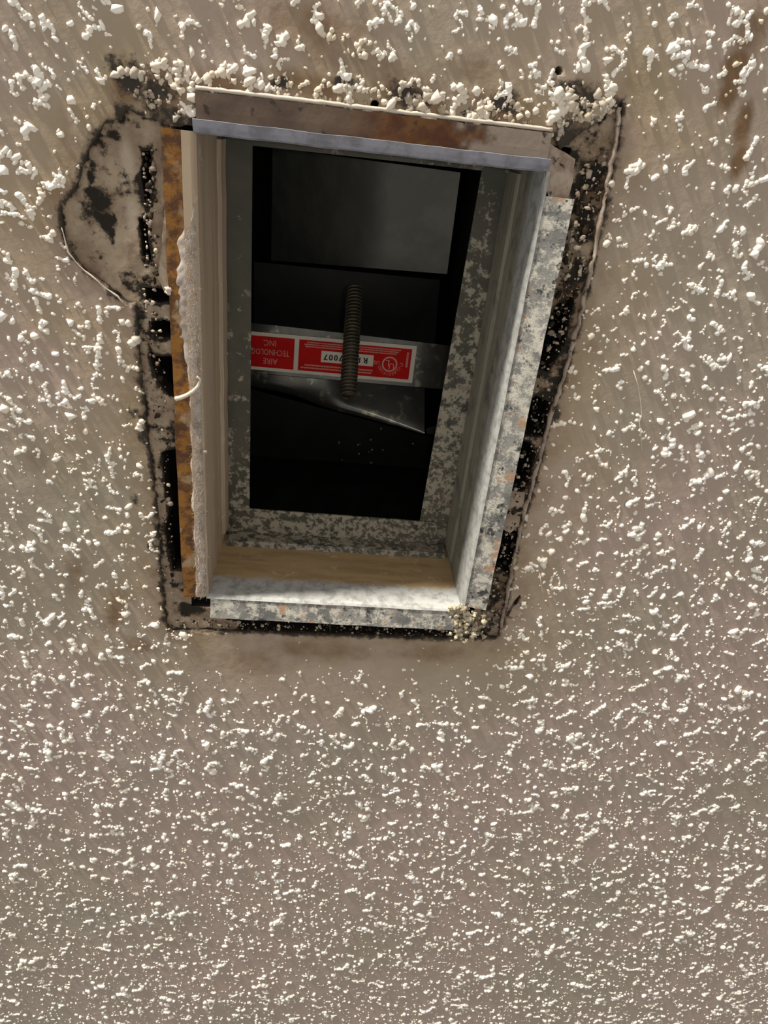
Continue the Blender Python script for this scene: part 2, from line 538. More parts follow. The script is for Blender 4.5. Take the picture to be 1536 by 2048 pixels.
def coat_stain(P):
    dh = dist_poly(P, COAT_D)
    mo = np.zeros(len(P)); br = np.zeros(len(P))
    for (x, y, rx, ry, a) in [(820, 190, 12, 6, .15), (1010, 205, 9, 6, .1), (690, 165, 8, 3, .1), (1180, 215, 12, 9, .5), (1130, 270, 8, 8, 0), (310, 190, 10, 9, 0),
                              (350, 235, 9, 5, .2), (265, 160, 7, 10, 0), (230, 130, 5, 5, 0), (1215, 260, 5, 12, .2), (560, 165, 6, 3, 0), (1150, 180, 12, 4, .1), (240, 215, 4, 5, 0)]:
        mo = np.maximum(mo, 0.66 * blob(P, x, y, rx * 1.25, ry * 1.25, 0.0, a))
    for (x, y, a) in [(262, 830, 0), (285, 870, 0), (268, 1000, 0), (300, 1090, 0), (1160, 640, 0), (1115, 830, 0), (180, 350, 0)]:
        mo = np.maximum(mo, 0.6 * blob(P, x, y, 4, 7))
    mo = np.maximum(mo, 0.62 * np.clip(1 - dh / 0.0055, 0, 1))
    for (x, y, rx, ry, a, w) in [(1470, 140, 8, 11, 0, .8), (1455, 190, 6, 9, 0, .75), (1487, 250, 5, 12, 0, .85), (1480, 320, 5, 11, 0, .75), (1505, 60, 12, 13, 0, .6),
                                 (640, 60, 45, 14, .1, .45), (740, 130, 60, 9, .1, .45), (420, 60, 20, 12, 0, .3), (960, 150, 30, 10, .1, .4),
                                 (230, 1225, 10, 25, .3, .55), (150, 1150, 9, 20, .2, .45), (280, 1290, 16, 10, .3, .5), (640, 1300, 60, 14, 0, .50), (860, 1305, 40, 12, 0, .50),
                                 (500, 1320, 50, 16, 0, .42), (250, 180, 10, 14, 0, .6), (450, 165, 22, 7, .1, .6), (620, 172, 26, 8, .1, .62), (820, 195, 26, 9, .1, .66), (1000, 215, 26, 9, .1, .62), (330, 190, 16, 16, 0, .6), (1170, 215, 18, 12, 0, .66), (1100, 1150, 16, 40, 0, .25), (1150, 950, 20, 40, 0, .25), (170, 980, 15, 40, 0, .2), (80, 920, 14, 10, .4, .4)]:
        br = np.maximum(br, w * blob(P, x, y, rx, ry, 0.0, a))
    br = np.maximum(br, 0.42 * np.clip(1 - dh / 0.03, 0, 1))
    return np.column_stack([mo, br, 0.85 * np.clip(1.15 - dh / 0.075, 0, 1)])


Z = (vnoise(P, 45, 1) - 0.5) * 0.0011 + (vnoise(P, 9, 2) - 0.5) * 0.002
fade = np.clip(dist_poly(P, COAT_D) / 0.02, 0, 1)
Z *= fade
far_edge = (np.abs(P[:, 0]) > 2.5) | (np.abs(P[:, 1]) > 2.5)
Z[far_edge] = 0
ST = coat_stain(P)
V, T2, src = with_rim(P, T, Z, TZ)
me = np_mesh('ceiling', V, T2)
set_attr(me, 'stain', ST[src])
ceiling = link('ceiling', me, M['coat'])
tag(ceiling, 'brownish grey ceiling with white popcorn texture around the rectangular vent opening', 'ceiling', kind='structure')

# drywall board behind the coat, with its ragged cut-out
st = 0.0017
gx, gy = np.meshgrid(np.arange(-0.165, 0.165, st), np.arange(-0.20, 0.185, st))
G = np.column_stack([gx.ravel(), gy.ravel()]) + rng.uniform(-.3, .3, (gx.size, 2)) * st
G = G[~inside(G, BORE)]
OUT = [(-1.2, -1.2), (1.2, -1.2), (1.2, 1.4), (-1.2, 1.4)]
hole_list = [BORE] + NOTCH_W + [circ(750, 210, 0.0019), circ(1118, 141, 0.0017)]
def keep_paper(C):
    k = np.ones(len(C), bool)
    for e in hole_list:
        k &= ~inside(C, e)
    return k
P, T = cdt_sheet(G.tolist(), [OUT] + hole_list, keep_paper)
mo = np.zeros(len(P)); br = np.zeros(len(P)); li = np.zeros(len(P))
for (x, y, rx, ry, a, w) in [(195, 400, 9, 10, 0, .78), (182, 350, 4, 8, .2, .7), (215, 440, 7, 7, .4, .72), (205, 300, 5, 8, .3, .6), (222, 265, 6, 4, 0, .6), (240, 385, 4, 4, 0, .5), (225, 475, 3, 6, 0, .6),
                             (150, 440, 3, 3, 0, .5), (255, 575, 5, 6, 0, .6), (290, 480, 3, 12, 0, .7), (300, 330, 5, 14, 0, .65), (270, 250, 6, 5, 0, .5), (290, 390, 4, 10, 0, .7),
                             (300, 555, 4, 5, 0, .6), (340, 745, 9, 9, 0, .6), (300, 850, 5, 9, 0, .45), (340, 860, 6, 6, 0, .5), (350, 1000, 7, 30, 0, .7), (350, 1170, 6, 8, 0, .5), (375, 1220, 16, 9, 0, .72),
                             (480, 1255, 14, 5, 0, .5), (700, 1262, 50, 3, 0, .6), (1190, 350, 11, 14, 0, .68), (1170, 450, 8, 18, 0, .7), (1150, 560, 9, 18, .2, .72), (1120, 680, 10, 20, .2, .75),
                             (1085, 800, 9, 16, .2, .75), (1055, 930, 8, 16, .2, .7), (1030, 1040, 6, 10, .2, .6), (1010, 1120, 8, 16, .2, .72), (985, 1200, 9, 14, .2, .66), (970, 1260, 8, 8, 0, .6), (1150, 380, 6, 8, 0, .6)]:
    mo = np.maximum(mo, w * blob(P, x, y, rx, ry, zp, a))
for (x, y, rx, ry, w) in [(1130, 620, 14, 60, .62), (1180, 380, 14, 30, .6), (1060, 900, 14, 50, .55), (1000, 1160, 14, 40, .6), (190, 400, 20, 26, .45), (270, 520, 8, 14, .5), (500, 1260, 50, 6, .62), (360, 1210, 18, 12, .5), (320, 1150, 7, 20, .4), (800, 1270, 50, 5, .6)]:
    br = np.maximum(br, w * blob(P, x, y, rx, ry, zp))
for (x, y, rx, ry, w) in [(255, 330, 6, 22, .6), (265, 430, 6, 16, .6), (295, 620, 8, 14, .5), (300, 780, 6, 20, .45), (320, 900, 4, 20, .4), (330, 630, 9, 6, .5), (205, 520, 14, 12, .35), (1020, 1010, 9, 8, .5), (1015, 990, 10, 8, .5), (1225, 330, 4, 14, .4)]:
    li = np.maximum(li, w * blob(P, x, y, rx, ry, zp))
Z = np.full(len(P), TZ) + (vnoise(P, 150, 5) - 0.5) * 0.0016
for nw in NOTCH_W:
    mo = np.maximum(mo, 0.72 * np.clip(1 - dist_poly(P, nw) / 0.0045, 0, 1))
mo = np.maximum(mo, 0.66 * np.clip(1 - dist_poly(P, COAT_D) / 0.0030, 0, 1))  # shadow line of the torn coat's edge, painted through the mould channel
pq = px_of(P, zp)
rb = (pq[:, 0] > 960) & (pq[:, 1] > 150)
mo = np.where(rb, np.maximum(mo, 0.40 + 0.16 * vnoise(P, 60, 4)), mo)
lb = (pq[:, 0] < 400) & (pq[:, 1] > 250)
mo = np.where(lb, np.maximum(mo, 0.22 + 0.22 * vnoise(P, 50, 6)), mo)
V, T2, src = with_rim(P, T, Z, 0.0125)
nP = len(P)
br = np.maximum(br, mo * .85)
me = np_mesh('drywall', V, T2, smooth=False)
ss = np.column_stack([mo, br, li])[src]; ss[nP:, 0] = 0.95; ss[nP:, 2] = 0
set_attr(me, 'stain', ss)
drywall = link('drywall', me, M['paper'], ceiling)
tag(drywall, 'tan drywall paper with black mould, exposed round the vent')

# dark joist space above the board
def box_shell(x0, x1, y0, y1, z0, z1):
    v = [(x0, y0, z0), (x1, y0, z0), (x1, y1, z0), (x0, y1, z0), (x0, y0, z1), (x1, y0, z1), (x1, y1, z1), (x0, y1, z1)]
    return v, [(4, 5, 6, 7), (0, 1, 5, 4), (1, 2, 6, 5), (2, 3, 7, 6), (3, 0, 4, 7)]
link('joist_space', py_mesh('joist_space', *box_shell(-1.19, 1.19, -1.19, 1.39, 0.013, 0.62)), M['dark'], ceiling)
# dark backing just above the ragged gap
bk = []
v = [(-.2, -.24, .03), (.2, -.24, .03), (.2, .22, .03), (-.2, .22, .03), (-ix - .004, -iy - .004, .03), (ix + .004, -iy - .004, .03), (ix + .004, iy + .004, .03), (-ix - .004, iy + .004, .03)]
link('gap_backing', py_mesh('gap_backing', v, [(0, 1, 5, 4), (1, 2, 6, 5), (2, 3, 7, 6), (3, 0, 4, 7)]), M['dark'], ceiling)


# ------------------------------------------------------------------ popcorn texture
def domes(cent, rad, hgt, ang, asp, seg=7):
    """many irregular little domes hanging from the ceiling, as one triangle soup"""
    n = len(cent)
    a = np.linspace(0, 2 * np.pi, seg, endpoint=False)
    jit = rng.uniform(0.6, 1.4, (n, seg)); jit2 = rng.uniform(0.55, 0.9, (n, seg))
    ca, sa = np.cos(ang)[:, None], np.sin(ang)[:, None]
    def ring(scale, j, z):
        x = np.cos(a)[None] * scale * j * rad[:, None] * asp[:, None]; y = np.sin(a)[None] * scale * j * rad[:, None]
        return np.stack([cent[:, 0:1] + x * ca - y * sa, cent[:, 1:2] + x * sa + y * ca, np.broadcast_to(z, x.shape)], 2)
    zb = cent[:, 2:3] + 0.0006
    r0 = ring(1.0, jit, zb)
    r1 = ring(1.0, jit * jit2 + 0.12, cent[:, 2:3] - hgt[:, None] * rng.uniform(0.45, 0.85, (n, seg)))
    tip = np.stack([cent[:, 0] + rng.uniform(-.25, .25, n) * rad, cent[:, 1] + rng.uniform(-.25, .25, n) * rad, cent[:, 2] - hgt * rng.uniform(.95, 1.2, n)], 1)[:, None]
    V = np.concatenate([r0, r1, tip], 1)
    k = 2 * seg + 1
    t = []
    for i in range(seg):
        j = (i + 1) % seg
        t += [(i, seg + i, j), (j, seg + i, seg + j), (seg + i, 2 * seg, seg + j)]
    t = np.array(t)
    T = (t[None] + (np.arange(n) * k)[:, None, None]).reshape(-1, 3)
    return V.reshape(-1, 3), T, k


def in_zone(P):
    dh = dist_poly(P, COAT_D)
    ok = ~inside(P, COAT_HOLE)
    pp = px_of(P)
    # scraped smooth patch beyond the far side of the vent and beside the torn corner
    keep = np.ones(len(P))
    s = (pp[:, 0] > 380) & (pp[:, 0] < 1010) & (pp[:, 1] > 1270) & (pp[:, 1] < 1420)
    keep = np.where(s, np.clip((pp[:, 1] - 1290) / 170, 0.05, 1), keep)
    s2 = (pp[:, 0] > 205) & (pp[:, 0] < 275) & (pp[:, 1] > 100) & (pp[:, 1] < 260)
    keep = np.where(s2, 0.08, keep)
    s3 = (pp[:, 0] > 700) & (pp[:, 0] < 1000) & (pp[:, 1] > 120) & (pp[:, 1] < 165)
    keep = np.where(s3, 0.3, keep)
    keep = keep * (0.70 + 0.45 * vnoise(P, 28, 9, 2))
    for e in COAT_EXTRA:
        ok &= dist_poly(P, e) > 0.0015
    return ok & (rng.random(len(P)) < keep) & (dh > 0.0008)


area = (X1 - X0) * (Y1 - Y0)
NCL = int(area * 21000)
cl = np.column_stack([rng.uniform(X0 + .01, X1 - .01, NCL), rng.uniform(Y0 + .01, Y1 - .01, NCL)])
cl = cl[in_zone(cl)]
strip_px = [(random.uniform(395, 1110), random.gauss(0, 1)) for q in range(130)]
extra = [at(x, 158 + (x - 395) * .085 + 14 * g) for x, g in strip_px] + [at(random.uniform(275, 395), random.uniform(125, 245)) for q in range(60)] + [at(random.uniform(1100, 1235), random.uniform(165, 250)) for q in range(50)]
extra = np.array(extra)
cl = np.vstack([cl, extra[~inside(extra, COAT_HOLE) & (extra[:, 1] < -hy - .0035)]])
cents, rads, hs = [], [], []
for c in cl:
    u = random.random()
    r = min(0.0020, 0.00094 * math.exp(random.gauss(0, 0.40)))
    k = 1 if u < 0.52 else (2 if u < 0.74 else random.randint(3, 6))
    d = random.uniform(0, 2 * math.pi); x, y = c
    for i in range(k):
        rr = r * random.uniform(0.7, 1.2)
        cents.append((x, y, 0)); rads.append(rr); hs.append(rr * random.uniform(0.55, 1.15))
        d += random.gauss(0, 0.7)
        x += math.cos(d) * r * 1.35; y += math.sin(d) * r * 1.35
NS = int(area * 16000)        # fine crumbs between the grains
fn = np.column_stack([rng.uniform(X0 + .01, X1 - .01, NS), rng.uniform(Y0 + .01, Y1 - .01, NS)])
fn = fn[in_zone(fn)]
for c in fn:
    rr = random.uniform(0.00035, 0.00075)
    cents.append((c[0], c[1], 0)); rads.append(rr); hs.append(rr * random.uniform(.4, .9))
cents = np.array(cents); rads = np.array(rads); hs = np.array(hs)
gone = inside(cents, COAT_HOLE)
for e in COAT_EXTRA:
    gone |= inside(cents, e)
cents, rads, hs = cents[~gone], rads[~gone], hs[~gone]
cents[:, 2] = ((vnoise(cents[:, :2], 45, 1) - 0.5) * 0.0011 + (vnoise(cents[:, :2], 9, 2) - 0.5) * 0.002) * np.clip(dist_poly(cents[:, :2], COAT_D) / 0.02, 0, 1)
V, T, k = domes(cents, rads, hs, rng.uniform(0, 6.28, len(cents)), rng.uniform(0.8, 1.6, len(cents)))
me = np_mesh('popcorn_texture', V, T)
set_attr(me, 'stain', np.repeat(coat_stain(cents[:, :2]), k, 0))
tag(link('popcorn_texture', me, M['grain'], ceiling), 'white popcorn plaster grains covering the ceiling', kind='stuff')

# the larger clumps, one by one
CM = []
for q in range(8):
    n = random.randint(5, 9)
    c, r = [], []
    x = y = 0.0; d = random.uniform(0, 6.28)
    for i in range(n):
        c.append((x, y, 0)); r.append(random.uniform(.0011, .0019))
        d += random.gauss(0, 0.9); x += math.cos(d) * .0017; y += math.sin(d) * .0014
    c = np.array(c); c[:, :2] -= c[:, :2].mean(0); r = np.array(r)
    V, T, k = domes(c, r, r * rng.uniform(.8, 1.3, n), rng.uniform(0, 6.28, n), rng.uniform(.8, 1.4, n))
    m_ = np_mesh('plaster_clump', V, T)
    set_attr(m_, 'stain', np.zeros((len(V), 3)))
    m_.materials.append(M['grain'])
    CM.append(m_)
cand = np.array([at(random.uniform(10, 1526), random.uniform(5, 1750)) for q in range(900)])
cand = cand[in_zone(cand) & ~inside(cand, COAT_HOLE) & (dist_poly(cand, COAT_D) > .004)][:230]
for c in cand:
    o = bpy.data.objects.new('plaster_clump', random.choice(CM))
    COL.objects.link(o); o.parent = ceiling
    o.location = (c[0], c[1], 0.0002)
    o.rotation_euler = (0, 0, random.uniform(0, 6.28))
    q = random.uniform(.5, .92); o.scale = (q, q, q * .9)

# loose paint lip along the right-hand torn edge
lip = ats([(1243, 215), (1236, 285), (1222, 355), (1207, 430), (1190, 520), (1174, 590), (1158, 660), (1138, 730), (1118, 795), (1100, 850), (1086, 905), (1074, 950), (1058, 1005), (1042, 1065), (1030, 1130), (1016, 1200), (1003, 1262)])
V = []; Fc = []
lp = []
for i in range(len(lip) - 1):
    a, b = Vector(lip[i]), Vector(lip[i + 1])
    for j in range(8):
        lp.append(a.lerp(b, j / 8))
for i, p in enumerate(lp):
    w = 0.0019 + 0.0018 * mnoise.noise(Vector((i * .21, 3, 1)))
    jx = 0.0011 * mnoise.noise(Vector((i * .5, 1, 7)))
    V += [(p.x + jx + 0.0004, p.y, 0.0004), (p.x + jx - w * .5, p.y, -0.0012 - .0005 * mnoise.noise(Vector((i * .4, 5, 2)))), (p.x + jx - w, p.y, 0.0012), (p.x + jx - w * .6, p.y, 0.0016)]
    if i:
        k = 4 * i
        for q in range(3):
            Fc.append((k - 4 + q, k - 3 + q, k + 1 + q, k + q))
o = link('torn_paint_lip', py_mesh('torn_paint_lip', V, Fc, True), M['gyp'], ceiling)
tag(o, 'ragged lip of brown paint along the torn edge')

# thin paper curl at the lower rim of the bare patch
def tube(path, r, seg=7, cap=True):
    V, Fc = [], []
    n = len(path)
    for i, p in enumerate(path):
        p = Vector(p)
        t = (Vector(path[min(i + 1, n - 1)]) - Vector(path[max(i - 1, 0)])).normalized()
        u = t.cross(Vector((0, 0, 1)))
        if u.length < 1e-4: u = Vector((1, 0, 0))
        u.normalize(); w = t.cross(u)
        rr = r(i / (n - 1)) if callable(r) else r
        for k in range(seg):
            a = 2 * math.pi * k / seg
            V.append(p + (u * math.cos(a) + w * math.sin(a)) * rr)
        if i:
            b = (i - 1) * seg
            for k in range(seg):
                Fc.append((b + k, b + (k + 1) % seg, b + seg + (k + 1) % seg, b + seg + k))
    if cap:
        Fc.append(tuple(range(seg))[::-1]); Fc.append(tuple(range((n - 1) * seg, n * seg)))
    return V, Fc


curl = ats([(124, 455), (137, 503), (152, 523), (170, 541), (192, 558), (214, 577), (236, 592), (250, 609)])
path = []
for i in range(len(curl) - 1):
    for j in range(5):
        p = Vector(curl[i]).lerp(Vector(curl[i + 1]), j / 5)
        path.append((p.x + .0003 * mnoise.noise(Vector((i, j * .7, 3))), p.y, -0.0006 - .0005 * mnoise.noise(Vector((i + j * .2, 9, 3)))))
o = link('curled_paper_edge', py_mesh('curled_paper_edge', *tube(path, lambda t: .00022 + .0003 * math.sin(t * 9) ** 2, 6), True), M['web'], ceiling)
tag(o, 'pale curled paper edge of the bare patch')

# ------------------------------------------------------------------ duct collar
collar = empty('duct_collar', (0, 0, 0))
tag(collar, 'rectangular sheet metal duct collar with rusty flanges set in the ceiling opening', 'duct collar')


def strip(name, prof, along, s0, s1, mat, parent, n=40, wob=0.0, seed=0, th=0.0008, smooth=True):
    """extrude a profile [(across, z)] along an axis; `along` gives the mapping; a real sheet with thickness"""
    V, Fc = [], []
    m = len(prof)
    # offset profile for thickness
    off = []
    for i in range(m):
        a = Vector(prof[max(i - 1, 0)]); b = Vector(prof[min(i + 1, m - 1)])
        d = (b - a).normalized(); off.append((prof[i][0] - d.y * th, prof[i][1] + d.x * th))
    ring = list(prof) + off[::-1]
    k = len(ring)
    for i in range(n + 1):
        s = s0 + (s1 - s0) * i / n
        for q, (c, z) in enumerate(ring):
            w = wob * mnoise.noise(Vector((s * 60, c * 30, seed)))
            w2 = wob * mnoise.noise(Vector((s * 45, 7 + seed, c * 40)))
            V.append(along(s, c + w, z + w2))
    for i in range(n):
        for q in range(k):
            a = i * k + q; b = i * k + (q + 1) % k
            Fc.append((a, b, b + k, a + k))
    Fc.append(tuple(range(k))[::-1]); Fc.append(tuple(range(n * k, (n + 1) * k)))
    me = py_mesh(name, V, Fc, False)
    bm = bmesh.new(); bm.from_mesh(me)
    bmesh.ops.recalc_face_normals(bm, faces=bm.faces)
    bm.to_mesh(me); bm.free()
    return link(name, me, mat, parent)


AX = {'near': lambda s, c, z: (s, -iy - c, z), 'far': lambda s, c, z: (s, iy + c, z),
      'left': lambda s, c, z: (-ix - c, s, z), 'right': lambda s, c, z: (ix + c, s, z)}
fw = hx - ix
# flanges: across = distance outwards from the bore
strip('flange', [(0.0046, -0.0016), (fw * .6, -0.0019), (fw + 0.0015, -0.0022)], AX['near'], at(393, 222)[0], at(1103, 262)[0], M['rust_top'], collar, wob=.0003, seed=1, th=.0011)
strip('flange', [(0.0050, -0.0004), (fw * .6, -0.0010), (fw, -0.0012)], AX['left'], at(350, 258)[1], at(370, 1192)[1], M['rust_left'], collar, wob=.0006, seed=2)
strip('flange', [(0.0012, -0.0006), (fw * .5, -0.0018), (fw + .0005, -0.0032)], AX['far'], at(422, 1225)[0], at(908, 1240)[0], M['flaked'], collar, wob=.0004, seed=3)
strip('flange', [(0.0012, -0.0006), (fw * .5, -0.0020), (fw + .0005, -0.0036)], AX['right'], at(1120, 395)[1], at(945, 1212)[1], M['flaked'], collar, wob=.0005, seed=4)
# folded-up walls; the lowest millimetres are rounded into the flange
def wallprof(bow=0.0):
    return [(0.0014, -0.0006), (0.0004, 0.0002), (0.0, 0.0016), (bow, D * .5), (0.0, D)]
strip('collar_wall', [(0.0050, -0.0019), (0.0025, -0.0015), (0.0006, -0.0002), (0.0, 0.0016), (0.0, D * .5), (0.0, D)], AX['near'], -ix, ix, M['wall_near'], collar, seed=5, wob=.0004, n=90)
strip('collar_wall', [(0.0055, -0.0008), (0.0018, -0.0004), (0.0, 0.0016), (0.0004, D * .5), (0.0, D)], AX['left'], -iy, iy, M['wall_left'], collar, seed=6, wob=.0004)
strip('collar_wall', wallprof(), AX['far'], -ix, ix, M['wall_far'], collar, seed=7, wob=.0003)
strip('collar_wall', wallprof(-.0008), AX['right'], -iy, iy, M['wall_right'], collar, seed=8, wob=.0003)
# folded hem seams standing off the side walls
strip('seam', [(-0.0002, D * .78), (-0.0020, D * .81), (-0.0024, D * .98)], AX['left'], -iy + .004, iy - .010, M['wall_left'], collar, seed=9, wob=.0004)
strip('seam', [(-0.0002, D * .62), (-0.0022, D * .66), (-0.0024, D * .98)], AX['right'], -iy + .004, iy - .006, M['wall_right'], collar, seed=10, wob=.0002)
strip('seam', [(-0.0002, D * .80), (-0.0030, D * .83), (-0.0032, D * .99)], AX['far'], -ix + .004, ix - .004, M['rail'], collar, seed=11, wob=.0003)

# pale bead along the near flange's edge
path = []
for i in range(60):
    u = i / 59
    path.append((at(393, 196)[0] + (at(1103, 262)[0] - at(393, 196)[0]) * u, -hy - .0022 + .0003 * mnoise.noise(Vector((u * 30, 2, 2))), -.0012))
o = link('pale_bead', py_mesh('pale_bead', *tube(path, lambda t: .0009 + .0004 * mnoise.noise(Vector((t * 40, 5, 5))), 7), True), M['web'], collar)
o['label'] = 'cream bead along the near flange edge'
# caked dust under the fluff
V, Fc = [], []
ny, nx = 150, 9
ya, yb = at(340, 470)[1], at(350, 725)[1]; YM, YR = (ya + yb) / 2, (yb - ya) / 2
for i in range(ny + 1):
    y = -iy + .03 + (LI - .03) * i / ny
    for j in range(nx + 1):
        wd = .0060 + .0052 * max(0.0, 1 - abs(y - YM) / YR) ** .35 if abs(y - YM) < YR else .0060
        wd *= min(1.0, .15 + (y + iy - .03) / .02)
        c = .0003 + (wd + .0022 * mnoise.noise(Vector((y * 90, 3, 8)))) * j / nx
        h = .0010 * math.sin(math.pi * min(1, max(0, j / nx))) ** .5 + .0006 * mnoise.noise(Vector((y * 300, j * .5, 4)))
        V.append((-ix - c, y, -.0004 - h))
    if i:
        for j in range(nx):
            k = i * (nx + 1) + j
            Fc.append((k - nx - 1, k - nx, k + 1, k))
o = link('caked_dust', py_mesh('caked_dust', V, Fc, True), M['dust'], collar)
o['label'] = 'grey caked dust on the left edge'

# dust fluff on the left edge (and a little on the others)
def fuzz(name, n, fn, mat, length=(.0015, .004), width=.00011):
    V, Fc = [], []
    for i in range(n):
        p, d = fn()
        p = Vector(p); d = Vector(d).normalized()
        Lg = random.uniform(*length)
        side = d.cross(Vector((random.gauss(0, 1), random.gauss(0, 1), random.gauss(0, 1)))).normalized()
        bend = Vector((random.gauss(0, .5), random.gauss(0, .5), random.gauss(0, .5)))
        b = len(V)
        for j in range(4):
            t = j / 3
            q = p + (d * t + bend * t * t * .7) * Lg
            w = width * (1 - .6 * t)
            V += [q - side * w, q + side * w]
        for j in range(3):
            Fc.append((b + 2 * j, b + 2 * j + 1, b + 2 * j + 3, b + 2 * j + 2))
    me = py_mesh(name, V, Fc)
    return link(name, me, mat, collar)


def f_left():
    y = random.uniform(-iy + .04, iy)
    t = random.random()
    return (-ix - .0052 + .0058 * t, y, -.0012 + (.0035 * max(0, t - .7))), (random.gauss(-.3, .5), random.gauss(.3, .5), random.gauss(-.5, .35))
tag(fuzz('dust_fluff', 5200, f_left, M['dust'], (.0008, .0026), .00008), 'pale grey dust fluff along the left edge', kind='stuff')
def f_right():
    y = random.uniform(-iy + .03, iy)
    t = random.random()
    return (ix + .0002 + .004 * t, y, -.0012 + .003 * (1 - t)), (random.gauss(-.2, .5), random.gauss(.2, .6), random.gauss(-.4, .3))
tag(fuzz('dust_fluff', 1300, f_right, M['dust'], (.0007, .002)), 'fine dust fluff along the right edge', kind='stuff')

# ------------------------------------------------------------------ damper
damper = empty('fire_damper', (0, 0, D))
tag(damper, 'grey sheet metal fire damper with red label above the duct collar', 'fire damper')


def dlink(name, v, f, mat, parent=None, smooth=False):
    """mesh given relative to the ceiling, under the damper whose base is at D"""
    par = parent or damper
    v = [(p[0], p[1], p[2] - D) for p in v]
    me = py_mesh(name, v, f, smooth)
    bm = bmesh.new(); bm.from_mesh(me); bmesh.ops.recalc_face_normals(bm, faces=bm.faces); bm.to_mesh(me); bm.free()
    return link(name, me, mat, par)


def slab(poly, z0, z1):
    n = len(poly)
    v = [(x, y, z0) for x, y in poly] + [(x, y, z1) for x, y in poly]
    f = [tuple(range(n)), tuple(range(n, 2 * n))[::-1]] + [(i, (i + 1) % n, n + (i + 1) % n, n + i) for i in range(n)]
    return v, f


zr = D + 0.001
oA, oB, oC, oD_ = [at(*p, zr) for p in ((505, 291), (964, 341), (840, 1041), (499, 1016))]
OX0, OX1 = (oA[0] + oD_[0]) / 2, (oB[0] + oC[0]) / 2
OY0, OY1 = (oA[1] + oB[1]) / 2, (oC[1] + oD_[1]) / 2
e = .0006
dlink('frame_rail', *slab([(-ix + e, -iy + e), (OX0, -iy + e), oA, oD_, (OX0, iy - e), (-ix + e, iy - e)], zr, zr + .0012), M['rail'])
dlink('frame_rail', *slab([oB, (OX1 + .004, -iy + e), (ix - e, -iy + e), (ix - e, iy - e), (OX1 + .001, iy - e), oC], zr + .0003, zr + .0015), M['rail'])
dlink('frame_rail', *slab([(-ix + .004, -iy + e), (ix - .004, -iy + e), (ix - .006, -iy + .006), oB, oA, (-ix + .008, -iy + .006)], zr - .0014, zr - .0002), M['rail'])
dlink('frame_rail', *slab([oD_, oC, (oC[0] + .012, oC[1] + .0005), (ix - .007, iy - e), (-ix + .004, iy - e), (oD_[0] - .010, oD_[1])], zr - .0014, zr - .0002), M['rail'])
# sleeve above the rails
sx0, sx1, sy0, sy1, sz0, sz1 = -ix, ix, -iy, iy, D + .0026, 0.42
t = .001
for v, f in (slab([(sx0 - t, sy0), (sx0, sy0), (sx0, sy1), (sx0 - t, sy1)], sz0, sz1), slab([(sx1, sy0), (sx1 + t, sy0), (sx1 + t, sy1), (sx1, sy1)], sz0, sz1),
             slab([(sx0, sy0 - t), (sx1, sy0 - t), (sx1, sy0), (sx0, sy0)], sz0, sz1), slab([(sx0, sy1), (sx1, sy1), (sx1, sy1 + t), (sx0, sy1 + t)], sz0, sz1),
             slab([(sx0, sy0), (sx1, sy0), (sx1, sy1), (sx0, sy1)], sz1, sz1 + t)):
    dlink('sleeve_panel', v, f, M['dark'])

# cross bar that carries the label, rolling over into a dented apron on its far side
zb = 0.150
bar_top = [(440, 640), (560, 652), (700, 668), (905, 692)]
bar_bot = [(440, 742), (560, 752), (700, 764), (886, 778)]
v, f = slab(ats(bar_top, zb) + ats(bar_bot[::-1], zb), zb, zb + .001)
dlink('cross_bar', v, f, M['galv'])
NU, NA, NB = 48, 6, 14                    # sloping flap, then a conical roll that tightens to the right
V, Fc = [], []
NV = NA + NB
for i in range(NU + 1):
    u = i / NU
    px = 440 + (849 - 440) * u
    y0 = 740 + (776 - 740) * u
    y1 = y0 + 4 + 84 * u ** 1.55
    ln = (y1 - y0) / 3000.0
    sm = min(1.0, max(0.0, (u - .30) / .30)); sm = sm * sm * (3 - 2 * sm)
    drop = .80 * sm * ln
    a = Vector((*at(px, y0, zb), zb - .0006)); b = Vector((*at(px, y1, zb - drop), zb - drop))
    d = Vector((b.x - a.x, b.y - a.y, 0)).normalized()
    for j in range(NA):
        q = a.lerp(b, j / NA)
        V.append((q.x, q.y, q.z))
    rr = .011 * (1 - u) + .0016
    p0_ = math.radians(-39) * sm
    for j in range(NB + 1):
        ph = p0_ + (math.radians(140) - p0_) * j / NB
        h = rr * (math.sin(ph) - math.sin(p0_)); z = rr * (math.cos(p0_) - math.cos(ph))
        V.append((b.x + d.x * h, b.y + d.y * h, b.z + z))
for i in range(NU):
    for j in range(NV):
        k = i * (NV + 1) + j
        Fc.append((k, k + 1, k + NV + 2, k + NV + 1))
dlink('bent_apron', V, Fc, M['galv'], smooth=True)
v, f = slab(ats([(852, 858), (868, 852), (880, 856), (878, 868), (855, 868)], zb - .002), zb - .002, zb - .001)
dlink('tab', v, f, M['galv'])

# upper plates and blades in the dark
zu = 0.215
V, Fc = [], []
for i in range(25):
    u = i / 24
    for j, (py0, py1) in ((0, (285, 345)), (1, (515, 548))):
        px = 470 + (921 - 470) * u if j == 0 else 470 + (894 - 470) * u
        py = py0 + (py1 - py0) * u
        z = zu + .03 * (1 - u) + .34 * max(0.0, .66 - u) ** 1.25 + .012 * j
        x, y = at(px, py, z)
        V.append((x, y, z))
    if i:
        k = 2 * i
        Fc.append((k - 2, k - 1, k + 1, k))
dlink('upper_blade', V, Fc, M['galvdim'], smooth=True)
v, f = slab(ats([(470, 520), (880, 560), (868, 700), (470, 660)], .24), .24, .2412)
dlink('blade', v, f, M['darkmetal'])
v, f = slab(ats([(470, 770), (880, 880), (850, 1080), (470, 1060)], .21), .21, .2112)
dlink('blade', v, f, M['darkmetal'])

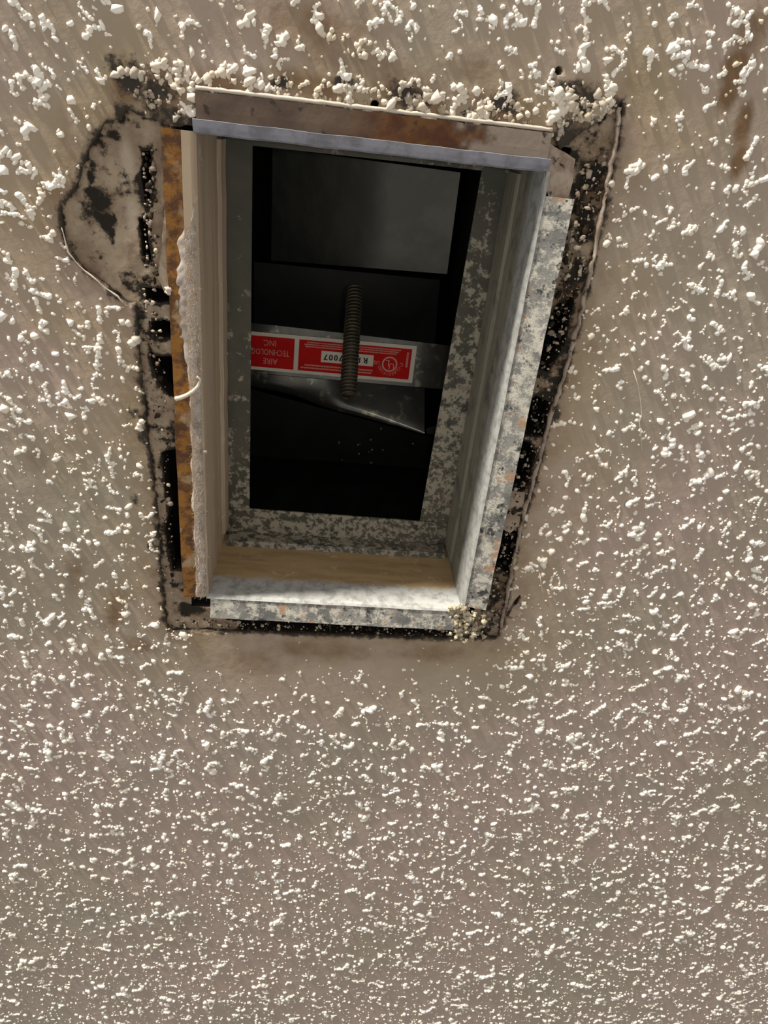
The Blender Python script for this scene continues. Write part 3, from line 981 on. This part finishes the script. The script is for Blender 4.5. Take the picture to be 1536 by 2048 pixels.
# coil spring hanging in front of the label
p0 = Vector((*at(696, 792, .088), .088)); p1 = Vector((*at(710, 575, .140), .140))
ax = (p1 - p0); Lr = ax.length; axn = ax.normalized()
u_ = axn.cross(Vector((1, 0, 0))).normalized(); w_ = axn.cross(u_)
turns, ppt, seg, wr, cr = 32, 20, 6, .00090, .0050
V, Fc = [], []
N = turns * ppt
for i in range(N + 1):
    a = 2 * math.pi * i / ppt
    ctr = p0 + axn * (Lr * i / N) + (u_ * math.cos(a) + w_ * math.sin(a)) * cr
    rad = (u_ * math.cos(a) + w_ * math.sin(a))
    for k in range(seg):
        b = 2 * math.pi * k / seg
        V.append(ctr + (rad * math.cos(b) + axn * math.sin(b)) * wr)
    if i:
        q = (i - 1) * seg
        for k in range(seg):
            Fc.append((q + k, q + (k + 1) % seg, q + seg + (k + 1) % seg, q + seg + k))
dlink('coil_spring', V, Fc, M['spring'], smooth=True)
v, f = tube([p0 + axn * Lr * s for s in (.01, .5, .99)], .0045, 14)
dlink('spring_core', v, f, M['spring'], smooth=True)

# label: white sticker, red fields, print
zl = zb - .0004
lab = empty('label', (0, 0, 0)); lab.location = (0, 0, 0); lab.parent = damper
lab['label'] = 'red and white upside-down manufacturer label'
LO = Vector((*at(833, 694, zl), 0)); RO = Vector((*at(833 - 393, 694 - 35, zl), 0))
# label frame: u runs from the right end to the left (reading direction), v towards the near side = down the text
c_tr = Vector(at(834, 692, zl)); c_br = Vector(at(824, 766, zl)); c_tl = Vector(at(440, 657, zl)); c_bl = Vector(at(440, 733, zl))
def LP(u, v):
    """label coordinates 0..1: u from the right end to the left, v from the far (lower in picture) edge to the near edge"""
    a = c_br.lerp(c_bl, u); b = c_tr.lerp(c_tl, u)
    return a.lerp(b, v)
LEN = (c_br - c_bl).length; HGT = (c_br - c_tr).length


def lslab(name, u0, u1, v0, v1, lift, mat, parent):
    pts = [tuple(LP(u, v)) for u, v in ((u0, v0), (u1, v0), (u1, v1), (u0, v1))]
    v, f = slab(pts, zl - lift, zl - lift + .00012)
    return dlink(name, v, f, mat, parent)


lslab('sticker', 0, 1, 0, 1, .0001, M['white'], lab)
lslab('red_field', .022, .602, .085, .905, .00025, M['red'], lab)
lslab('red_field', .625, 1.0, .085, .905, .00025, M['red'], lab)
lslab('serial_field', .216, .486, .36, .66, .0004, M['white'], lab)


def text_mesh(s, size):
    cu = bpy.data.curves.new('t', 'FONT'); cu.body = s; cu.size = size
    cu.align_x = 'CENTER'; cu.align_y = 'CENTER'; cu.resolution_u = 2
    o = bpy.data.objects.new('t', cu); COL.objects.link(o)
    dg = bpy.context.evaluated_depsgraph_get()
    me = bpy.data.meshes.new_from_object(o.evaluated_get(dg))
    vv = [tuple(x.co) for x in me.vertices]; ff = [tuple(p.vertices) for p in me.polygons]
    bpy.data.objects.remove(o); bpy.data.meshes.remove(me)
    return vv, ff


def lettering(name, items, mat, lift=.00055):
    """items: (text, u, v, height in label heights, width factor, rotation)"""
    V, Fc = [], []
    for s, u, v, h, wf, r in items:
        vv, ff = text_mesh(s, 1.0)
        b = len(V)
        for x, y, z in vv:
            x *= wf
            x, y = x * math.cos(r) - y * math.sin(r), x * math.sin(r) + y * math.cos(r)
            q = LP(u + x * h * HGT / LEN, v - y * h)
            V.append((q.x, q.y, zl - lift))
        Fc += [tuple(b + i for i in p) for p in ff]
    return dlink(name, V, Fc, mat, lab)


lettering('lettering', [('AIRE', .745, .27, .22, .85, 0), ('TECHNOLOGIES', .765, .51, .22, .72, 0), ('INC.', .752, .75, .22, .85, 0)], M['pink'])
lettering('serial_number', [(c, u + du, .51, .22, .95, 0) for c, u in (('R', .257), ('1', .287), ('7', .384), ('0', .410), ('0', .436), ('7', .462)) for du in (-.0014, .0014)], M['ink'])
arc = []
cu_, cv_ = .130, .46
for i, ch in enumerate('CLASSIFIED'):
    a = math.radians(160 - 140 * i / 9)
    arc.append((ch, cu_ + .265 * math.cos(a) * HGT / LEN, cv_ - .265 * math.sin(a), .115, 1, a - math.pi / 2))
lettering('certification_mark', [('U', cu_ - .011, cv_ - .04, .23, 1, 0), ('L', cu_ + .011, cv_ + .04, .23, 1, 0), ('C', cu_ - .062, cv_ + .02, .14, 1, 0), ('US', cu_ + .068, cv_ + .02, .14, 1, 0)] + arc, M['pink'])
V, Fc = [], []
for i in range(28):
    a = 2 * math.pi * i / 28
    for r in (.165, .205):
        q = LP(cu_ + r * math.cos(a) * HGT / LEN, cv_ + r * math.sin(a)); V.append((q.x, q.y, zl - .00055))
for i in range(28):
    k = 2 * i; n = 2 * ((i + 1) % 28)
    Fc.append((k, k + 1, n + 1, n))
dlink('certification_ring', V, Fc, M['pink'], lab)
V, Fc = [], []
def dash(u0, u1, v0, v1):
    b = len(V)
    for u, v in ((u0, v0), (u1, v0), (u1, v1), (u0, v1)):
        q = LP(u, v); V.append((q.x, q.y, zl - .0005))
    Fc.append((b, b + 1, b + 2, b + 3))
for (v0, v1, ua, ub) in ((.15, .195, .22, .585), (.225, .27, .215, .57), (.72, .755, .10, .57), (.775, .81, .09, .575), (.83, .865, .08, .56)):
    u = ua
    while u < ub:
        w = random.uniform(.003, .009)
        dash(u, u + w * .72, v0 + random.uniform(0, .008), v1)
        u += w
for i in range(9):
    dash(.036, .047, .42 + .045 * i, .452 + .045 * i)
o = dlink('fine_print', V, Fc, M['pink'], lab)

# ------------------------------------------------------------------ debris
def crumbs(name, n, fn, mat, label, cat, rr=(.0006, .0018), group=None):
    V, Fc = [], []
    bm = bmesh.new()
    bmesh.ops.create_icosphere(bm, subdivisions=2, radius=1)
    base = [v.co.copy() for v in bm.verts]; fs = [tuple(v.index for v in f.verts) for f in bm.faces]
    bm.free()
    pts = [fn(i) for i in range(n)]
    c0 = sum((Vector(p) for p in pts), Vector()) / n
    for p in pts:
        r = random.uniform(*rr); sd = random.uniform(0, 99)
        b = len(V)
        for q in base:
            k = r * (1 + 1.1 * mnoise.noise(q * 1.9 + Vector((sd, 0, 0))))
            V.append(Vector(p) - c0 + Vector((q.x * k, q.y * k, q.z * k * .8)))
        Fc += [tuple(b + i for i in f) for f in fs]
    me = py_mesh(name, V, Fc, True)
    o = link(name, me, mat)
    o.location = (c0.x, c0.y, c0.z + ZC)
    return tag(o, label, cat, group)


def f_lump(i):
    px = random.gauss(932, 17); py = 1247 + random.gauss(0, 16) + (px - 930) * .15
    x, y = at(min(max(px, 900), 968), min(max(py, 1214), 1280), -.002)
    return (x, y, random.uniform(-.0035, .0012))
crumbs('plaster_lump', 170, f_lump, M['lump'], 'crumbly yellowish plaster lump at the far right corner of the duct flange', 'plaster lump', (.0005, .0019))
x, y = at(338, 582, -.001)
crumbs('plaster_crumb', 3, lambda i: (x + random.uniform(-.0006, .0006), y + random.uniform(-.001, .001), -.0006), M['web'], 'white crumb stuck on the left flange near two black gaps', 'plaster crumb', (.0011, .0015))
x2, y2 = at(411, 903, -.001)
crumbs('plaster_crumb', 2, lambda i: (x2 + random.uniform(-.0004, .0004), y2, -.0012), M['web'], 'small white crumb caught in the dust fluff on the left edge', 'plaster crumb', (.0008, .0011))
x3, y3 = at(1048, 1212, -.001)
crumbs('plaster_crumb', 6, lambda i: (x3 + random.uniform(-.0012, .0012), y3 + random.uniform(-.003, .003), -.0008), M['web'], 'white crumb beside the small torn hole right of the far corner', 'plaster crumb', (.0010, .0016))

s = ats([(351, 798), (362, 795), (374, 790), (386, 783), (396, 773), (400, 760), (390, 752)], -.003)
path = []
for i in range(len(s) - 1):
    for j in range(4):
        p = Vector(s[i]).lerp(Vector(s[i + 1]), j / 4)
        path.append((p.x, p.y, -.0026 - .0006 * math.sin(i + j * .25)))
o = link('plaster_strand', py_mesh('plaster_strand', *tube(path, lambda t: .0013 - .0006 * t, 8), True), M['web'])
tag(o, 'white stringy strand lying across the rusty left flange', 'plaster strand')

for pts, lab_ in (([(1268, 742), (1276, 770), (1282, 800), (1284, 830), (1280, 845), (1282, 870), (1285, 905)], 'pale cobweb thread hanging on the ceiling right of the vent'),
                  ([(1080, 1148), (1082, 1165), (1085, 1182), (1088, 1200)], 'short cobweb thread on the ceiling near the far right corner')):
    s = ats(pts, -.003)
    o = link('cobweb_thread', py_mesh('cobweb_thread', *tube([(p[0], p[1], -.0022 - .0008 * (i % 2)) for i, p in enumerate(s)], .00020, 5), True), M['web'])
    tag(o, lab_, 'cobweb')

def scrap(pts, z, label, seed, mat='scrap', tilt=.002):
    w = rough_poly(ats(pts, z), .0012, .0004, seed)
    c = np.mean(w, 0)
    n = len(w)
    zz = lambda q: tilt * mnoise.noise(Vector((q[0] * 90, q[1] * 90, seed)))
    V = [(q[0] - c[0], q[1] - c[1], zz(q)) for q in w] + [(q[0] - c[0], q[1] - c[1], zz(q) + .0006) for q in w]
    Fc = [tuple(range(n)), tuple(range(n, 2 * n))[::-1]] + [(i, (i + 1) % n, n + (i + 1) % n, n + i) for i in range(n)]
    o = link('paper_scrap', py_mesh('paper_scrap', V, Fc), M[mat])
    o.location = (c[0], c[1], ZC + z)
    tag(o, label, 'paper scrap', 'loose paper scraps')
    return o


scrap([(1018, 1234), (1026, 1216), (1038, 1206), (1046, 1216), (1044, 1228), (1028, 1236)], -.0008, 'folded tan scrap over the small torn hole right of the far corner', 41)
scrap([(1018, 982), (1050, 985), (1046, 1016), (1012, 1018)], .0012, 'squarish tan paper scrap in the gap beside the right flange', 42)
scrap([(1010, 1024), (1042, 1024), (1038, 1052), (1020, 1066), (1002, 1056)], .0012, 'tan paper scrap just beyond the squarish one beside the right flange', 43)
scrap([(330, 405), (344, 440), (352, 520), (350, 590), (330, 585), (315, 555), (322, 500), (326, 450)], .0012, 'long pinkish tan paper scrap beside the left flange', 44)
scrap([(1092, 280), (1120, 300), (1150, 318), (1146, 360), (1136, 402), (1098, 400), (1088, 340)], .0006, 'brown torn paper at the near right corner of the flange', 45, 'gyp')

# crumbs and shreds caught in the ragged gap
V, Fc = [], []
ico = bmesh.new(); bmesh.ops.create_icosphere(ico, subdivisions=1, radius=1)
ib = [q.co.copy() for q in ico.verts]; fi = [tuple(q.index for q in f.verts) for f in ico.faces]; ico.free()
def debris(name, mat, bands, label, frac=1.0, big=1.0):
    V, Fc = [], []
    for (p0, p1, spread, n, zr_, rr) in bands:
        for i in range(int(n * frac)):
            t = random.random()
            px = p0[0] + (p1[0] - p0[0]) * t + random.uniform(-spread, spread); py = p0[1] + (p1[1] - p0[1]) * t + random.gauss(0, 5)
            z = random.uniform(*zr_)
            x, y = at(px, py, z)
            if -hx < x < hx and -hy < y < hy: continue
            r = random.uniform(*rr) * big * random.choice((.6, .8, 1, 1.5)); b = len(V); sd = random.uniform(0, 90)
            sx, sy, sz = random.uniform(.6, 1.4), random.uniform(.6, 1.6), random.uniform(.4, .9)
            for q in ib:
                k = r * (1 + .6 * mnoise.noise(q * 1.5 + Vector((sd, 0, 0))))
                V.append((x + q.x * k * sx, y + q.y * k * sy, z + q.z * k * sz))
            Fc.extend(tuple(b + j for j in f) for f in fi)
    o = link(name, py_mesh(name, V, Fc, True), mat, ceiling)
    return tag(o, label, kind='stuff')
BANDS = [((1190, 320), (1130, 600), 26, 130, (.0005, .0025), (.0004, .0013)), ((1130, 600), (1050, 950), 20, 130, (.001, .006), (.0004, .0012)), ((1050, 950), (985, 1260), 18, 120, (.0005, .003), (.0004, .0012)),
         ((300, 300), (300, 640), 14, 70, (.001, .0028), (.0004, .0012)), ((310, 640), (340, 1200), 14, 90, (.001, .003), (.0004, .001)), ((350, 1245), (980, 1268), 8, 160, (.0005, .0025), (.0004, .0010)),
         ((270, 180), (385, 235), 25, 70, (-.0006, .0004), (.0005, .0013)), ((1120, 240), (1220, 220), 30, 90, (-.0006, .001), (.0005, .0014)), ((410, 180), (1080, 240), 12, 110, (-.0006, .0002), (.0005, .0013))]
debris('gap_crumbs', M['lump'], BANDS, 'pale crumbs caught in the ragged gap', .32, .9)
debris('gap_shreds', M['gyp'], BANDS, 'brown shreds caught in the ragged gap', .6, .95)
debris('mould_crumbs', M['mould'], BANDS[:6], 'black mouldy crumbs caught in the ragged gap', .7, 1.0)

# faint dust flakes on the far blade
V, Fc = [], []
for (px, py) in [(705, 826), (762, 858), (716, 890), (720, 888), (678, 886), (742, 880), (744, 900), (738, 904), (766, 900), (742, 926), (718, 908), (684, 920), (618, 951), (688, 966), (835, 978), (826, 888), (756, 942), (775, 945)]:
    x, y = at(px, py, .209); r = random.uniform(.0007, .0014); b = len(V)
    for i in range(6):
        a = i * math.pi / 3
        V.append((x + r * math.cos(a) * random.uniform(.6, 1.2), y + r * math.sin(a) * random.uniform(.6, 1.2), .2094))
    V.append((x, y, .2086))
    Fc += [(b + i, b + (i + 1) % 6, b + 6) for i in range(6)]
o = dlink('dust_flakes', V, Fc, M['galvdim'])
tag(o, 'faint grey dust flakes on the dark blade', kind='stuff')
